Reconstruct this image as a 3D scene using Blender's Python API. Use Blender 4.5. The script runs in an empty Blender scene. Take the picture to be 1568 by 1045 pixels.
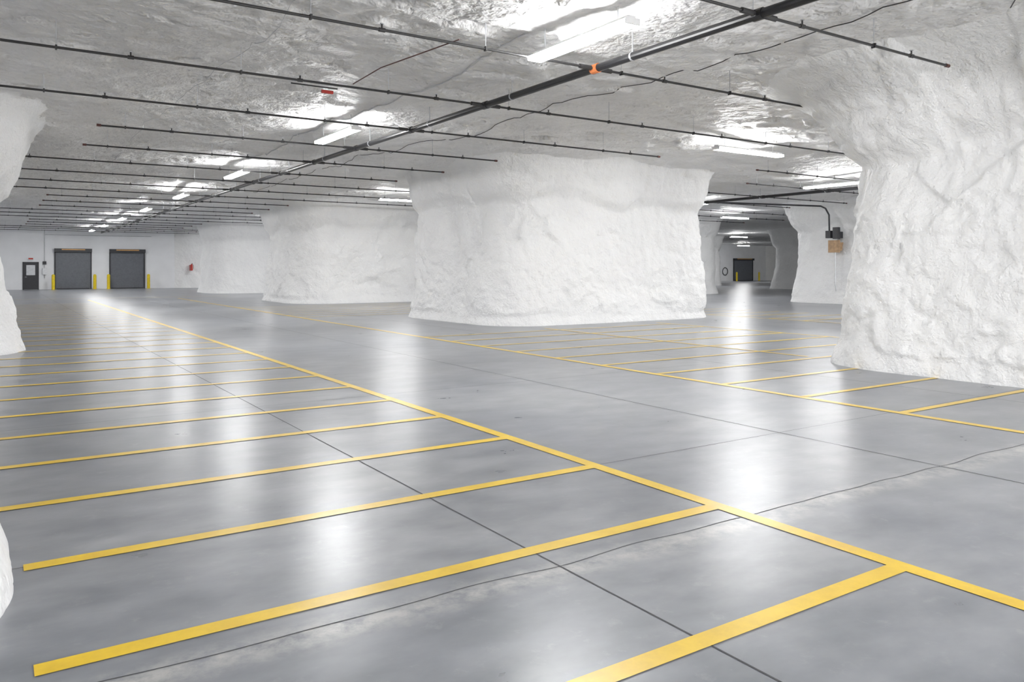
import bpy, math, random
from mathutils import Vector, noise
random.seed(4)
H=4.95
scene=bpy.context.scene
scene.view_settings.view_transform='Standard'
scene.view_settings.look='None'
scene.view_settings.exposure=1.5
scene.view_settings.gamma=1.1

# ---------------------------------------------------------------- materials
def new_mat(name):
    m=bpy.data.materials.new(name); m.use_nodes=True
    nt=m.node_tree; b=nt.nodes['Principled BSDF']
    return m,nt,b
def simple(name,col,rough=.5,metal=0,emit=0,noise_amt=.06,scale=8):
    m,nt,b=new_mat(name)
    tc=nt.nodes.new('ShaderNodeTexCoord'); n=nt.nodes.new('ShaderNodeTexNoise'); n.inputs['Scale'].default_value=scale
    nt.links.new(tc.outputs['Object'],n.inputs['Vector'])
    r=nt.nodes.new('ShaderNodeValToRGB')
    c0=[max(0,c*(1-noise_amt*2)) for c in col]; c1=[min(1,c*(1+noise_amt)) for c in col]
    r.color_ramp.elements[0].position=.3; r.color_ramp.elements[1].position=.7
    r.color_ramp.elements[0].color=(*c0,1); r.color_ramp.elements[1].color=(*c1,1)
    nt.links.new(n.outputs['Fac'],r.inputs['Fac']); nt.links.new(r.outputs['Color'],b.inputs['Base Color'])
    b.inputs['Roughness'].default_value=rough; b.inputs['Metallic'].default_value=metal
    if emit:
        b.inputs['Emission Color'].default_value=(1,1,1,1); b.inputs['Emission Strength'].default_value=emit
    return m
def ramp(nt,src,p0,c0,p1,c1):
    r=nt.nodes.new('ShaderNodeValToRGB'); e=r.color_ramp.elements
    e[0].position=p0; e[1].position=p1
    e[0].color=(*c0,1) if len(c0)==3 else c0; e[1].color=(*c1,1) if len(c1)==3 else c1
    nt.links.new(src,r.inputs['Fac']); return r.outputs['Color']
def tex(nt,vec,scale,detail=6,rough=.55,dist=0):
    n=nt.nodes.new('ShaderNodeTexNoise'); n.inputs['Scale'].default_value=scale
    n.inputs['Detail'].default_value=detail; n.inputs['Roughness'].default_value=rough; n.inputs['Distortion'].default_value=dist
    nt.links.new(vec,n.inputs['Vector']); return n.outputs['Fac']
def math_n(nt,op,a,b=None,clamp=False):
    m=nt.nodes.new('ShaderNodeMath'); m.operation=op; m.use_clamp=clamp
    for i,v in enumerate((a,b)):
        if v is None: continue
        if isinstance(v,(int,float)): m.inputs[i].default_value=v
        else: nt.links.new(v,m.inputs[i])
    return m.outputs[0]
def mixc(nt,f,a,b,mode='MIX'):
    m=nt.nodes.new('ShaderNodeMix'); m.data_type='RGBA'; m.blend_type=mode
    for k,v in ((0,f),(6,a),(7,b)):
        if isinstance(v,(int,float)): m.inputs[k].default_value=v
        elif isinstance(v,tuple): m.inputs[k].default_value=(*v,1)
        else: nt.links.new(v,m.inputs[k])
    return m.outputs[2]

def rock_mat(name,c0,c1,rough,b1,s1,b2,s2):
    m,nt,b=new_mat(name)
    tc=nt.nodes.new('ShaderNodeTexCoord').outputs['Object']
    nt.links.new(ramp(nt,tex(nt,tc,.8,2),.3,c0,.65,c1),b.inputs['Base Color'])
    b.inputs['Roughness'].default_value=rough
    f1=tex(nt,tc,s1,4,.55); f2=tex(nt,tc,s2,2,.6)
    h=math_n(nt,'ADD',math_n(nt,'MULTIPLY',f1,b1),math_n(nt,'MULTIPLY',f2,b2))
    bp=nt.nodes.new('ShaderNodeBump'); bp.inputs['Strength'].default_value=1; bp.inputs['Distance'].default_value=1
    nt.links.new(h,bp.inputs['Height']); nt.links.new(bp.outputs['Normal'],b.inputs['Normal'])
    return m
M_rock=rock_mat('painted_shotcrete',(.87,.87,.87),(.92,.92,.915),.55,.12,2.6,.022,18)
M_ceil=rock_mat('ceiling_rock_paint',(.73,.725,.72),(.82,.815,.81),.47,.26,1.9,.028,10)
M_wall=simple('white_wall_paint',(.86,.87,.89),.5,noise_amt=.02,scale=1)
M_black=simple('black_steel_pipe',(.012,.012,.014),.35)
M_thin=simple('dark_branch_pipe',(.018,.017,.018),.4)
M_orange=simple('orange_coupling',(.55,.16,.05),.45)
M_red=simple('red_paint',(.5,.03,.02),.4)
M_cap=simple('brown_pipe_cap',(.09,.03,.025),.5)
M_galv=simple('galvanised_steel',(.55,.56,.58),.35,.6)
M_white=simple('white_enamel',(.85,.85,.85),.4,noise_amt=.01)
M_tube=simple('fluorescent_lens_glow',(1,1,1),.4,emit=42,noise_amt=0)
M_grey=simple('grey_door_slats',(.13,.14,.16),.45)
M_dark=simple('dark_door_frame',(.03,.03,.035),.5)
M_glass=simple('door_glass_grey',(.45,.47,.5),.15)
M_byel=simple('bollard_yellow',(.85,.62,.01),.4)
M_ply=simple('plywood_board',(.50,.32,.18),.7,noise_amt=.12)
M_joint=simple('joint_filler_dark',(.05,.05,.055),.7)
M_orlight=simple('amber_strip',(.8,.4,.12),.5)

# yellow line paint
m,nt,b=new_mat('yellow_line_paint'); M_yel=m
tc=nt.nodes.new('ShaderNodeTexCoord').outputs['Object']
nt.links.new(ramp(nt,tex(nt,tc,3,5,.7),.3,(.70,.44,.010),.6,(.85,.56,.016)),b.inputs['Base Color'])
b.inputs['Roughness'].default_value=.32

# polished concrete
m,nt,b=new_mat('polished_concrete'); M_floor=m
tc=nt.nodes.new('ShaderNodeTexCoord').outputs['Object']
mp=nt.nodes.new('ShaderNodeMapping'); mp.inputs['Rotation'].default_value=(0,0,.4); mp.inputs['Scale'].default_value=(1,1.7,1)
nt.links.new(tc,mp.inputs['Vector'])
n1=tex(nt,tc,.55,3,.5); n2=tex(nt,mp.outputs[0],1.8,4,.55); n4=tex(nt,tc,6,5,.7)
base=ramp(nt,n1,.28,(.20,.212,.238),.72,(.305,.315,.33))
det=ramp(nt,n2,.30,(.64,.65,.67),.70,(1.12,1.11,1.10))
col=mixc(nt,1.0,base,det,'MULTIPLY')
sp=nt.nodes.new('ShaderNodeSeparateXYZ'); nt.links.new(tc,sp.inputs[0])
wob=math_n(nt,'MULTIPLY',math_n(nt,'SUBTRACT',n1,.5),.35)
d=math_n(nt,'ABSOLUTE',math_n(nt,'SUBTRACT',math_n(nt,'ADD',sp.outputs['Y'],wob),3.42))
band=math_n(nt,'SUBTRACT',1.0,math_n(nt,'DIVIDE',d,.18),True)
band=math_n(nt,'MULTIPLY',band,ramp(nt,n4,.38,(0,0,0),.60,(1,1,1)))
col=mixc(nt,band,col,(.44,.435,.42))
col=mixc(nt,ramp(nt,n4,.58,(0,0,0),.80,(.35,.35,.35)),col,(.44,.44,.44))
nt.links.new(col,b.inputs['Base Color'])
rg=math_n(nt,'ADD',math_n(nt,'MULTIPLY',n2,.12),.24)
nt.links.new(rg,b.inputs['Roughness'])
b.inputs['IOR'].default_value=1.56

# ---------------------------------------------------------------- mesh builder
class MB:
    def __init__(s): s.v=[]; s.f=[]; s.mi=[]; s.mats=[]
    def mat(s,m):
        if m not in s.mats: s.mats.append(m)
        return s.mats.index(m)
    def box(s,a,b,m,m2=None):
        i=len(s.v); x0,y0,z0=a; x1,y1,z1=b
        s.v+=[(x0,y0,z0),(x1,y0,z0),(x1,y1,z0),(x0,y1,z0),(x0,y0,z1),(x1,y0,z1),(x1,y1,z1),(x0,y1,z1)]
        fs=[(0,3,2,1),(4,5,6,7),(0,1,5,4),(1,2,6,5),(2,3,7,6),(3,0,4,7)]
        k=s.mat(m); s.f+=[tuple(i+k2 for k2 in q) for q in fs]; s.mi+=[k]*6
        if m2: s.mi[-5]=s.mat(m2)
    def tube(s,pts,r,m,n=8,cap=True):
        pts=[Vector(p) for p in pts]; k=s.mat(m); base=len(s.v)
        rs=r if isinstance(r,(list,tuple)) else [r]*len(pts)
        prev=None
        for j,p in enumerate(pts):
            t=(pts[min(j+1,len(pts)-1)]-pts[max(j-1,0)]).normalized()
            if prev is None:
                a=Vector((0,0,1)) if abs(t.z)<.9 else Vector((1,0,0))
                u=t.cross(a).normalized()
            else:
                u=(prev-t*prev.dot(t)).normalized()
            prev=u; w=t.cross(u)
            for q in range(n):
                an=2*math.pi*q/n
                s.v.append(tuple(p+(u*math.cos(an)+w*math.sin(an))*rs[j]))
        for j in range(len(pts)-1):
            for q in range(n):
                a=base+j*n+q; b_=base+j*n+(q+1)%n
                s.f.append((a,b_,b_+n,a+n)); s.mi.append(k)
        if cap:
            s.f.append(tuple(base+q for q in range(n))[::-1]); s.mi.append(k)
            e=base+(len(pts)-1)*n
            s.f.append(tuple(e+q for q in range(n))); s.mi.append(k)
    def obj(s,name,smooth=False):
        me=bpy.data.meshes.new(name); me.from_pydata(s.v,[],s.f)
        for m in s.mats: me.materials.append(m)
        me.polygons.foreach_set('material_index',s.mi)
        if smooth: me.polygons.foreach_set('use_smooth',[True]*len(s.f))
        me.update()
        o=bpy.data.objects.new(name,me); scene.collection.objects.link(o)
        return o

def chip(q,f):
    """flat chiselled facets: height of the nearest randomly tilted cell"""
    ds,ps=noise.voronoi(q*f,distance_metric='DISTANCE')
    p=ps[0]; h=noise.noise(p*7.3+Vector((3,1,2)))
    t=(q*f-p); g=noise.noise_vector(p*5.1+Vector((8,4,6)))
    return h*.5+t.dot(g)*.9
def ceil_z(x,y):
    a=noise.noise(Vector((x*.35,y*.35,1.3)))*.13
    a+=noise.noise(Vector((x*1.1,y*1.1,7.7)))*.06
    wx=noise.noise(Vector((x*1.3,y*1.3,1)))*.35; wy=noise.noise(Vector((x*1.3,y*1.3,5)))*.35
    a+=chip(Vector((x*.6+wx,y+wy,.4)),1.1)*.12
    a+=chip(Vector((x*.7+wx,y-wy,2.4)),2.6)*.045
    a+=(abs(noise.noise(Vector((x*4.5,y*4.5,5.2))))-.25)*.035
    return H+a

# ---------------------------------------------------------------- rock pillars
def interp(pr,z):
    for (a,oa),(b_,ob) in zip(pr,pr[1:]):
        if z<=b_:
            t=(z-a)/(b_-a); t=t*t*(3-2*t)*.5+t*.5
            return oa+(ob-oa)*t
    return pr[-1][1]
STD=[(0,.36),(.25,.27),(1.2,.14),(2.4,.06),(3.2,-.02),(3.6,-.07),(3.95,.18),(4.3,.30),(4.7,.38),(4.9,.50),(5.0,.62),(5.15,.95)]
BIG=[(0,.42),(.5,.30),(1.4,.14),(2.6,0),(3.2,-.08),(3.55,-.10),(3.9,.22),(4.3,.42),(4.6,.68),(4.8,1.05),(4.95,1.5),(5.2,2.1)]
LEFT=[(0,.30),(.25,.22),(.6,.08),(1.4,-.05),(2.6,-.14),(3.3,-.14),(3.6,.1),(4.2,.35),(4.7,.5),(4.9,.65),(5.15,1.0)]
def pillar(x0,x1,y0,y1,prof=STD,R=1.4,ds=.16,dz=.14,amp=1.0,seed=0):
    pts=[]
    def line(ax,ay,bx,by,nx,ny):
        L=math.hypot(bx-ax,by-ay); n=max(1,int(L/ds))
        for i in range(n): 
            t=i/n; pts.append((ax+(bx-ax)*t,ay+(by-ay)*t,nx,ny))
    def arc(cx,cy,a0):
        n=max(3,int(R*math.pi/2/ds))
        for i in range(n):
            a=a0+math.pi/2*i/n; pts.append((cx+R*math.cos(a),cy+R*math.sin(a),math.cos(a),math.sin(a)))
    line(x0+R,y0,x1-R,y0,0,-1); arc(x1-R,y0+R,-math.pi/2)
    line(x1,y0+R,x1,y1-R,1,0); arc(x1-R,y1-R,0)
    line(x1-R,y1,x0+R,y1,0,1); arc(x0+R,y1-R,math.pi/2)
    line(x0,y1-R,x0,y0+R,-1,0); arc(x0+R,y0+R,math.pi)
    top=prof[-1][0]; nz=int((top+.05)/dz)
    zs=[-.05+(top+.05)*i/nz for i in range(nz+1)]
    V=[];F=[]; N=len(pts); fine=ds<.1
    for z in zs:
        for (x,y,nx,ny) in pts:
            q=Vector((x,y,z+seed*3.7))
            ledge=noise.noise(Vector((x*.5,y*.5,seed)))*.4+chip(Vector((x,y,seed)),.5)*.3
            zz=z+ledge*max(0,min(1,(z-2.2)/1.2))*max(0,min(1,(top-z)/.7))
            o=interp(prof,max(0,zz))
            wv=noise.noise_vector(q*.9); wf=noise.noise_vector(q*3.1)
            qw=q+wv*.22+wf*.05; qs=Vector((qw.x,qw.y,qw.z*.7))
            d=noise.noise(q*.32)*.24
            d+=noise.noise(qw*.9+Vector((5,2,9)))*.08
            d+=chip(qs+wv*.1,.75)*.14
            if fine:
                d+=chip(qw,1.7)*.075
                d+=chip(qw+wv*.1,3.6)*.04
                c=abs(noise.noise(Vector((q.x*1.1,q.y*1.1,q.z*.7))+wf*.12+Vector((9,1,4)))); 
                gate=max(0,noise.noise(q*.7+Vector((4,4,1)))-.12)
                d-=.22*gate*max(0,1-c*26)
            d+=abs(noise.noise(q*3.6))*.045+noise.noise(q*8)*.014
            fade=.5 if z<.3 else 1
            o+=d*amp*fade
            V.append((x+nx*o,y+ny*o,z+noise.noise(q*1.3)*.05*(1 if .2<z<top-.2 else 0)))
    for j in range(nz):
        for i in range(N):
            a=j*N+i; b_=j*N+(i+1)%N
            F.append((a,b_,b_+N,a+N))
    me=bpy.data.meshes.new('rock_pillar'); me.from_pydata(V,[],F); me.materials.append(M_rock)
    me.polygons.foreach_set('use_smooth',[True]*len(F)); me.update()
    o=bpy.data.objects.new('rock_pillar',me); scene.collection.objects.link(o); return o
pillar(12.3,20,-.5,8.4,BIG,1.0,.045,.045,1,1)
pillar(12.2,20.55,18.7,25.1,STD,1.3,.06,.055,1,2)
pillar(12.1,20,36,42.6,STD,1.5,.095,.09,1,3)
pillar(12.4,20,54.5,60,STD,1.5,.2,.16,1,4)
pillar(33.4,41,18.6,25.4,STD,1.5,.095,.09,1,5)
pillar(33.2,40.8,36,43,STD,1.5,.2,.16,1,6)
pillar(54.3,62,36,43.2,STD,1.5,.2,.16,1,7)
pillar(54,61.5,54,61,STD,1.5,.3,.2,1,8)
pillar(33.3,41,54,61,STD,1.5,.3,.2,1,9)
pillar(33.4,41,0,8,STD,1.5,.3,.2,1,10)
pillar(54,62,18.5,25,STD,1.5,.3,.2,1,11)
pillar(-7,-.23,3.9,6.4,LEFT,.9,.05,.06,.35,12)
pillar(-8,.22,17.6,22.4,LEFT,1.3,.08,.08,.6,13)
pillar(-8,-.7,36,43,STD,1.5,.2,.16,1,14)
pillar(-8,-.9,54.5,61,STD,1.5,.3,.2,1,15)

# ---------------------------------------------------------------- shell
X0,X1,Y0,Y1=-16,105,-12,73
mb=MB(); mb.box((X0,Y0,-.2),(X1,Y1,0),M_floor); mb.obj('floor')
def steps(segs):
    out=[]
    for a,b_,s in segs:
        n=max(1,round((b_-a)/s)); out+=[a+(b_-a)*i/n for i in range(n)]
    out.append(segs[-1][1]); return out
xs=steps([(X0,-2,1),(-2,18,.065),(18,34,.2),(34,X1,.8)])
ys=steps([(Y0,2,1),(2,24,.065),(24,44,.18),(44,Y1,.4)])
V=[(x,y,ceil_z(x,y)) for y in ys for x in xs]; nx=len(xs)
F=[(j*nx+i,(j+1)*nx+i,(j+1)*nx+i+1,j*nx+i+1) for j in range(len(ys)-1) for i in range(nx-1)]
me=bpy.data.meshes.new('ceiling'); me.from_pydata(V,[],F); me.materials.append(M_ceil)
me.polygons.foreach_set('use_smooth',[True]*len(F)); me.update()
o=bpy.data.objects.new('ceiling',me); scene.collection.objects.link(o)
TH=5.3
for nm,a,b_ in (('wall_back',(X0,Y1,-.2),(X1,Y1+.3,TH)),('wall_left',(X0-.3,Y0,-.2),(X0,Y1,TH)),
              ('wall_right',(X1,Y0,-.2),(X1+.3,Y1,TH))):
    mb=MB(); mb.box(a,b_,M_wall); mb.obj(nm)
def rockwall(xa,xb):
    n=int((xb-xa)/.25); V=[];F=[]
    for j in range(27):
        z=j*.2-.05
        for i in range(n+1):
            x=xa+(xb-xa)*i/n
            e=min(1,(x-xa)/.8,(xb-x)/.8)
            d=.35+noise.noise(Vector((x*.4,z*.4,4)))*.35+noise.noise(Vector((x*1.5,z*1.5,9)))*.12+interp(STD,max(0,z))*.6
            V.append((x,Y1-d*e+.02,z))
    for j in range(26):
        for i in range(n): 
            a=j*(n+1)+i; F.append((a,a+1,a+n+2,a+n+1))
    me=bpy.data.meshes.new('rock_wall_face'); me.from_pydata(V,[],F); me.materials.append(M_rock)
    me.polygons.foreach_set('use_smooth',[True]*len(F)); me.update()
    o=bpy.data.objects.new('rock_wall_face',me); scene.collection.objects.link(o)
rockwall(13.1,80); rockwall(91.5,104)

# ---------------------------------------------------------------- floor markings
LZ=.004
mb=MB()
def strip(x0,y0,x1,y1,w=.1,m=M_yel,z=LZ,b=mb):
    d=Vector((x1-x0,y1-y0)); L=d.length; d/=L; nn=Vector((-d.y,d.x))*w/2
    i=len(b.v)
    b.v+=[(x0+nn.x,y0+nn.y,z),(x0-nn.x,y0-nn.y,z),(x1-nn.x,y1-nn.y,z),(x1+nn.x,y1+nn.y,z)]
    b.f.append((i,i+1,i+2,i+3)); b.mi.append(b.mat(m))
strip(4.2,-6,4.2,47,.115)
strip(8.65,-6,8.65,47,.115,z=LZ)
for n in range(-3,31):
    y=2.43+1.325*n
    xl=.14 if y<6 else -.05
    strip(xl,y,4.16,y,.11,z=LZ+.0006)
    if y<9: strip(8.69,y-.06,11.9,y-.06,.1,z=LZ+.0006)
    elif y<17.6: strip(8.69,y-.06,16.9,y-.06,.1,z=LZ+.0006)
    elif 26<y<34.5: strip(8.69,y-.06,16.9,y-.06,.1,z=LZ+.0006)
strip(16.95,8.9,16.95,17.6,.1)
strip(12.75,9.2,12.75,17.6,.1,z=LZ+.001)
strip(21.4,-4,21.4,46,.1)
for n in range(0,28):
    y=2.4+1.325*n
    strip(21.45,y,25.4,y,.1,z=LZ+.0006)
    if 8.8<y<17.7: strip(29,y,36,y,.1,z=LZ+.0006)
strip(0.5,49.5,12,49.5,.1)
mb.obj('parking_line_markings')
jb=MB()
for x in (2.62,6.6,10.6,14.6,18.6,22.6,26.6,30.6):
    strip(x,-6,x,60,.010,M_joint,.002,jb)
yv=[-.5,5.1,9.5,15.5,21.5,27.5,33.5,45]
for y in yv: strip(-6,y,31,y,.006,M_joint,.0015,jb)
px=None
for i in range(0,150):
    x=-2+i*.1; y=3.5+noise.noise(Vector((x*1.7,0,3)))*.05
    if px: strip(px[0],px[1],x,y,.007,M_joint,.0015,jb)
    px=(x,y)
jb.obj('concrete_floor_joints')

# ---------------------------------------------------------------- lights
def fixture(x,y,axis='Y',L=2.2):
    zt=4.60; b=MB()
    def bx(l0,l1,w0,w1,z0,z1,m,m2=None):
        if axis=='Y': b.box((x+w0,y+l0,z0),(x+w1,y+l1,z1),m,m2)
        else: b.box((x+l0,y+w0,z0),(x+l1,y+w1,z1),m,m2)
    h=L/2
    bx(-h,h,-.06,.06,zt+.0,zt+.05,M_white)
    bx(-h,h,-.11,.11,zt-.055,zt,M_tube,M_white)      # wraparound lens, enamel top
    bx(-h-.02,-h,-.11,.11,zt-.058,zt+.02,M_white)
    bx(h,h+.02,-.11,.11,zt-.058,zt+.02,M_white)
    for l in (-h*.75,h*.75):
        px,py=(x,y+l) if axis=='Y' else (x+l,y)
        b.tube([(px,py,zt+.05),(px,py,ceil_z(px,py)+.03)],.008,M_galv,5)
    b.obj('fluorescent_light_fixture')
fixture(6.3,7.95,'Y',2.0)
for y in (-.7,16.5,25,33.6,42.2,50.8,59.4,67.5): fixture(6.3,y)
fixture(15.8,13.1,'X',2.4); fixture(24.5,16.4,'Y',2.8)
for y in (4,25.5,33.6,42.2,50.8,59.4,67.5): fixture(26.6,y)
for x in (14.6,35.5): fixture(x,30.5,'X')
for x in (15,57): fixture(x,48.5,'X')
for x in (17,36,79): fixture(x,66.5,'X')
fixture(34,13.2,'X')
for y in (6,21,56): fixture(47.6,y)
fixture(70,30)  # unseen extra fixture, added to light the far right area
for y in (-5,13.1,30.5,48.5,66): fixture(-4,y,'X')
fixture(16,-5,'X')

# ---------------------------------------------------------------- sprinkler piping
PZ=4.60
def main_pipe(x,y0,y1,r,branches):
    b=MB(); b.tube([(x,y0,PZ),(x,y1,PZ)],r,M_black,14)
    y=y0+1
    for yb in branches:
        b.tube([(x,yb-.07,PZ),(x,yb+.07,PZ)],r*1.22,M_orange if yb in (8.95,) else M_black,14)
        b.tube([(x-.09,yb,PZ),(x-.3,yb,PZ)],.035,M_thin,8); b.tube([(x+.09,yb,PZ),(x+.3,yb,PZ)],.035,M_thin,8)
    while y<y1:
        b.tube([(x,y,PZ),(x,y,ceil_z(x,y)+.03)],.009,M_galv,5)
        b.tube([(x,y-.015,PZ),(x,y+.015,PZ)],r*1.1,M_galv,12); y+=3.03
    b.obj('sprinkler_main_pipe',False)
BY=[round(6.0+3.02*i,2) for i in range(-3,22)]
BY=[8.95 if abs(v-9.02)<.01 else v for v in BY]
main_pipe(7.4,-8,72,.058,BY)
main_pipe(26.3,-4,60,.058,BY[2:18])
def branch(y,x0,x1):
    b=MB(); n=max(2,int((x1-x0)/1.0))
    pts=[(x0+(x1-x0)*i/n,y,PZ+.0+noise.noise(Vector((x0+i,y,0)))*.008) for i in range(n+1)]
    b.tube(pts,.019,M_thin,8)
    b.tube([(x0-.03,y,PZ),(x0+.05,y,PZ)],.028,M_cap,8); b.tube([(x1-.05,y,PZ),(x1+.03,y,PZ)],.028,M_cap,8)
    x=x0+.5
    while x<x1:
        b.tube([(x,y,PZ),(x,y,ceil_z(x,y)+.03)],.006,M_galv,5)
        b.box((x-.012,y-.03,PZ-.03),(x+.012,y+.03,PZ+.03),M_thin)
        xx=x+.9
        if xx<x1:
            b.tube([(xx,y,PZ),(xx,y,PZ+.07)],.012,M_thin,6); b.tube([(xx,y,PZ+.07),(xx,y,PZ+.08)],.025,M_galv,8)
            b.tube([(xx-.04,y,PZ),(xx+.04,y,PZ)],.028,M_thin,8)
        x+=2.4
    b.obj('sprinkler_branch_pipe')
for y in BY:
    inp=(8.4<y<17) or (25.5<y<35.5) or (43.5<y<53.5) or y>62
    if y<3: branch(y,1,11.3)
    elif y<7: branch(y,2.0,11.55)
    elif inp: branch(y,-7,22 if y<14 else (14.6 if y<17 else 18))
    elif 24<y<25: branch(y,-3,11.3)
    else: branch(y,1.8,11.45)
for y in BY[2:18]:
    if (8.4<y<17) or (25.5<y<35.5) or (43.5<y<53.5): branch(y+.4,19 if 15<y<17 else 22.6,40)
    else: branch(y,21.7,32)

b=MB()
b.tube([(5.1,8.95,PZ+.06),(4.9,11.0,PZ+.1),(4.9,12.1,PZ+.07)],.009,M_cap,6)
b.tube([(4.62,12.8,PZ+.05),(4.82,12.8,PZ+.05)],.03,M_red,8); b.tube([(4.1,12.8,PZ+.12),(4.9,12.8,PZ+.12)],.012,M_thin,6)
b.obj('red_sprinkler_test_line')
def cable(name,pl,r=.011,m=M_thin):
    b=MB(); pts=[]
    for (xa,ya),(xb,yb) in zip(pl,pl[1:]):
        n=max(2,int(math.hypot(xb-xa,yb-ya)/.25))
        for i in range(n):
            t=i/n; x=xa+(xb-xa)*t; y=ya+(yb-ya)*t
            x+=noise.noise(Vector((x,y,3)))*.12; y+=noise.noise(Vector((x,y,8)))*.12
            pts.append((x,y,ceil_z(x,y)-.025))
    b.tube(pts,r,m,6); b.obj(name)
cable('ceiling_cable',[(9.5,4.4),(9.3,5.6),(9.6,8),(9.4,12),(9.6,16),(9.0,22),(9.2,34)],.008)
cable('ceiling_cable',[(9.5,4.4),(10.4,4.6),(11.0,5.0)],.008)
cable('ceiling_cable',[(6.3,9.2),(6.5,12.5),(6.3,16.5),(6.3,25)],.012,M_galv)
cable('ceiling_cable',[(6.3,6.9),(7.2,5.0),(8.4,3.2)],.014,M_galv)
cable('ceiling_cable',[(3.0,6),(3.2,12),(2.9,20),(3.1,34)],.005,M_galv)
b=MB(); z=ceil_z(9.5,4.4); b.tube([(9.5,4.4,z+.02),(9.5,4.4,z-.05),(9.5,4.4,z-.09)],[.09,.09,.05],M_galv,14); b.obj('ceiling_junction_box')

# ---------------------------------------------------------------- doors
def rollup(name,x0,x1,h):
    b=MB(); y=Y1-.002
    n=26; dz=(h-.25)/n
    for i in range(n):
        z=i*dz; b.box((x0+.08,y-.07,z+.012),(x1-.08,y-.02,z+dz*.55),M_grey); b.box((x0+.08,y-.05,z+dz*.55),(x1-.08,y-.02,z+dz+.012),M_grey)
    b.box((x0,y-.12,0),(x0+.1,y,h),M_dark); b.box((x1-.1,y-.12,0),(x1,y,h),M_dark)
    b.box((x0,y-.35,h-.28),(x1,y,h),M_dark)
    b.box((x0+.5,y-.37,h-.12),(x1-.5,y-.35,h-.05),M_orlight)
    b.box((x0+.15,y-.09,.0),(x1-.15,y-.02,.08),M_dark)
    b.obj(name)
rollup('door_2',4.12,6.78,3.3); rollup('door_3',8.07,10.8,3.3); rollup('door_4',84.7,88.7,3.1)
b=MB(); y=Y1-.002
b.box((1.95,y-.06,0),(2.03,y,2.2),M_dark); b.box((2.97,y-.06,0),(3.05,y,2.2),M_dark); b.box((1.95,y-.06,2.12),(3.05,y,2.2),M_dark)
b.box((2.03,y-.045,0.02),(2.97,y-.005,2.12),M_dark); b.box((2.2,y-.055,1.15),(2.8,y-.04,1.95),M_glass)
b.tube([(2.12,y-.1,1.0),(2.24,y-.1,1.0)],.02,M_galv,6); b.tube([(2.12,y-.1,1.0),(2.12,y-.04,1.0)],.02,M_galv,6)
b.obj('door_1')
b=MB(); b.box((2.3,y-.09,2.36),(2.7,y,2.56),M_white); b.box((2.34,y-.095,2.4),(2.66,y-.09,2.52),M_red); b.obj('exit_sign')
for x,yy in ((4.0,72.1),(6.93,72.1),(7.93,72.1),(10.95,72.1),(84.4,72.1),(89,72.1)):
    b=MB(); b.tube([(x,yy,0),(x,yy,1.12),(x,yy,1.19),(x,yy,1.22)],[.12,.12,.09,.02],M_byel,14); b.tube([(x,yy,0),(x,yy,.02)],.17,M_byel,14); b.obj('safety_bollard',False)
b=MB(); b.tube([(3.45,y-.04,0.9),(3.45,y-.04,4.8)],.03,M_galv,6); b.box((3.3,y-.12,1.2),(3.6,y,1.7),M_galv); b.box((3.32,y-.1,2.0),(3.56,y,2.25),M_dark); b.tube([(3.45,y-.04,4.4),(11.3,y-.04,4.4)],.025,M_galv,6); b.obj('wall_conduit_run')
b=MB(); fx,fy=14.4,72.2
b.tube([(fx,fy,1.5),(fx,fy,1.55),(fx,fy,1.95),(fx,fy,2.03),(fx,fy,2.08)],[.07,.1,.1,.06,.03],M_red,14); b.tube([(fx,fy,2.08),(fx+.08,fy,2.14)],.02,M_dark,6)
b.tube([(fx+.05,fy,2.08),(fx+.16,fy,1.95),(fx+.15,fy,1.65)],.015,M_dark,6); b.box((fx-.08,fy+.05,1.5),(fx+.08,fy+.5,2.0),M_red); b.obj('fire_extinguisher')
b=MB(); b.tube([(83.0+.5*math.cos(a*math.pi/12),y-.1,1.3+.5*math.sin(a*math.pi/12)) for a in range(25)],.05,M_dark,6); b.box((82.9,y-.1,1.75),(83.1,y,1.9),M_galv); b.obj('coiled_hose')

# electrical panel on pillar
b=MB(); ex=33.0; ey=22.4
b.box((ex-.03,ey-.3,2.42),(ex+.02,ey+.3,3.0),M_ply); b.box((ex+.02,ey-.2,2.5),(ex+.6,ey+.2,2.9),M_ply)
b.box((ex-.15,ey-.28,3.05),(ex+.05,ey-.02,3.6),M_dark); b.box((ex-.18,ey+.08,3.1),(ex+.05,ey+.34,3.45),M_dark); b.box((ex+.05,ey-.2,3.1),(ex+.6,ey+.2,3.4),M_dark)
b.tube([(ex-.06,ey-.1,2.42),(ex-.06,ey-.1,.9),(ex+.0,ey-.1,.6)],.022,M_galv,6)
b.tube([(ex-.08,ey+.2,3.45),(ex-.1,ey+.2,4.2),(ex-.3,ey+.25,4.5),(ex-.6,ey+.3,PZ),(26.3,24.1,PZ)],.04,M_dark,8)
b.obj('electrical_panel')

# ---------------------------------------------------------------- world, camera
w=bpy.data.worlds.new('world'); scene.world=w; w.use_nodes=True
w.node_tree.nodes['Background'].inputs[0].default_value=(1,1,1,1); w.node_tree.nodes['Background'].inputs[1].default_value=2.0  # added white ambient fill, enters where the front wall is left out, brightens pillars
cd=bpy.data.cameras.new('camera'); cam=bpy.data.objects.new('camera',cd); scene.collection.objects.link(cam)
cd.sensor_width=36; cd.lens=27.57; cd.shift_y=-.0705; cd.clip_end=500
cam.location=(0,0,1.65); cam.rotation_euler=(math.radians(90),0,math.radians(-33.5))
scene.camera=cam
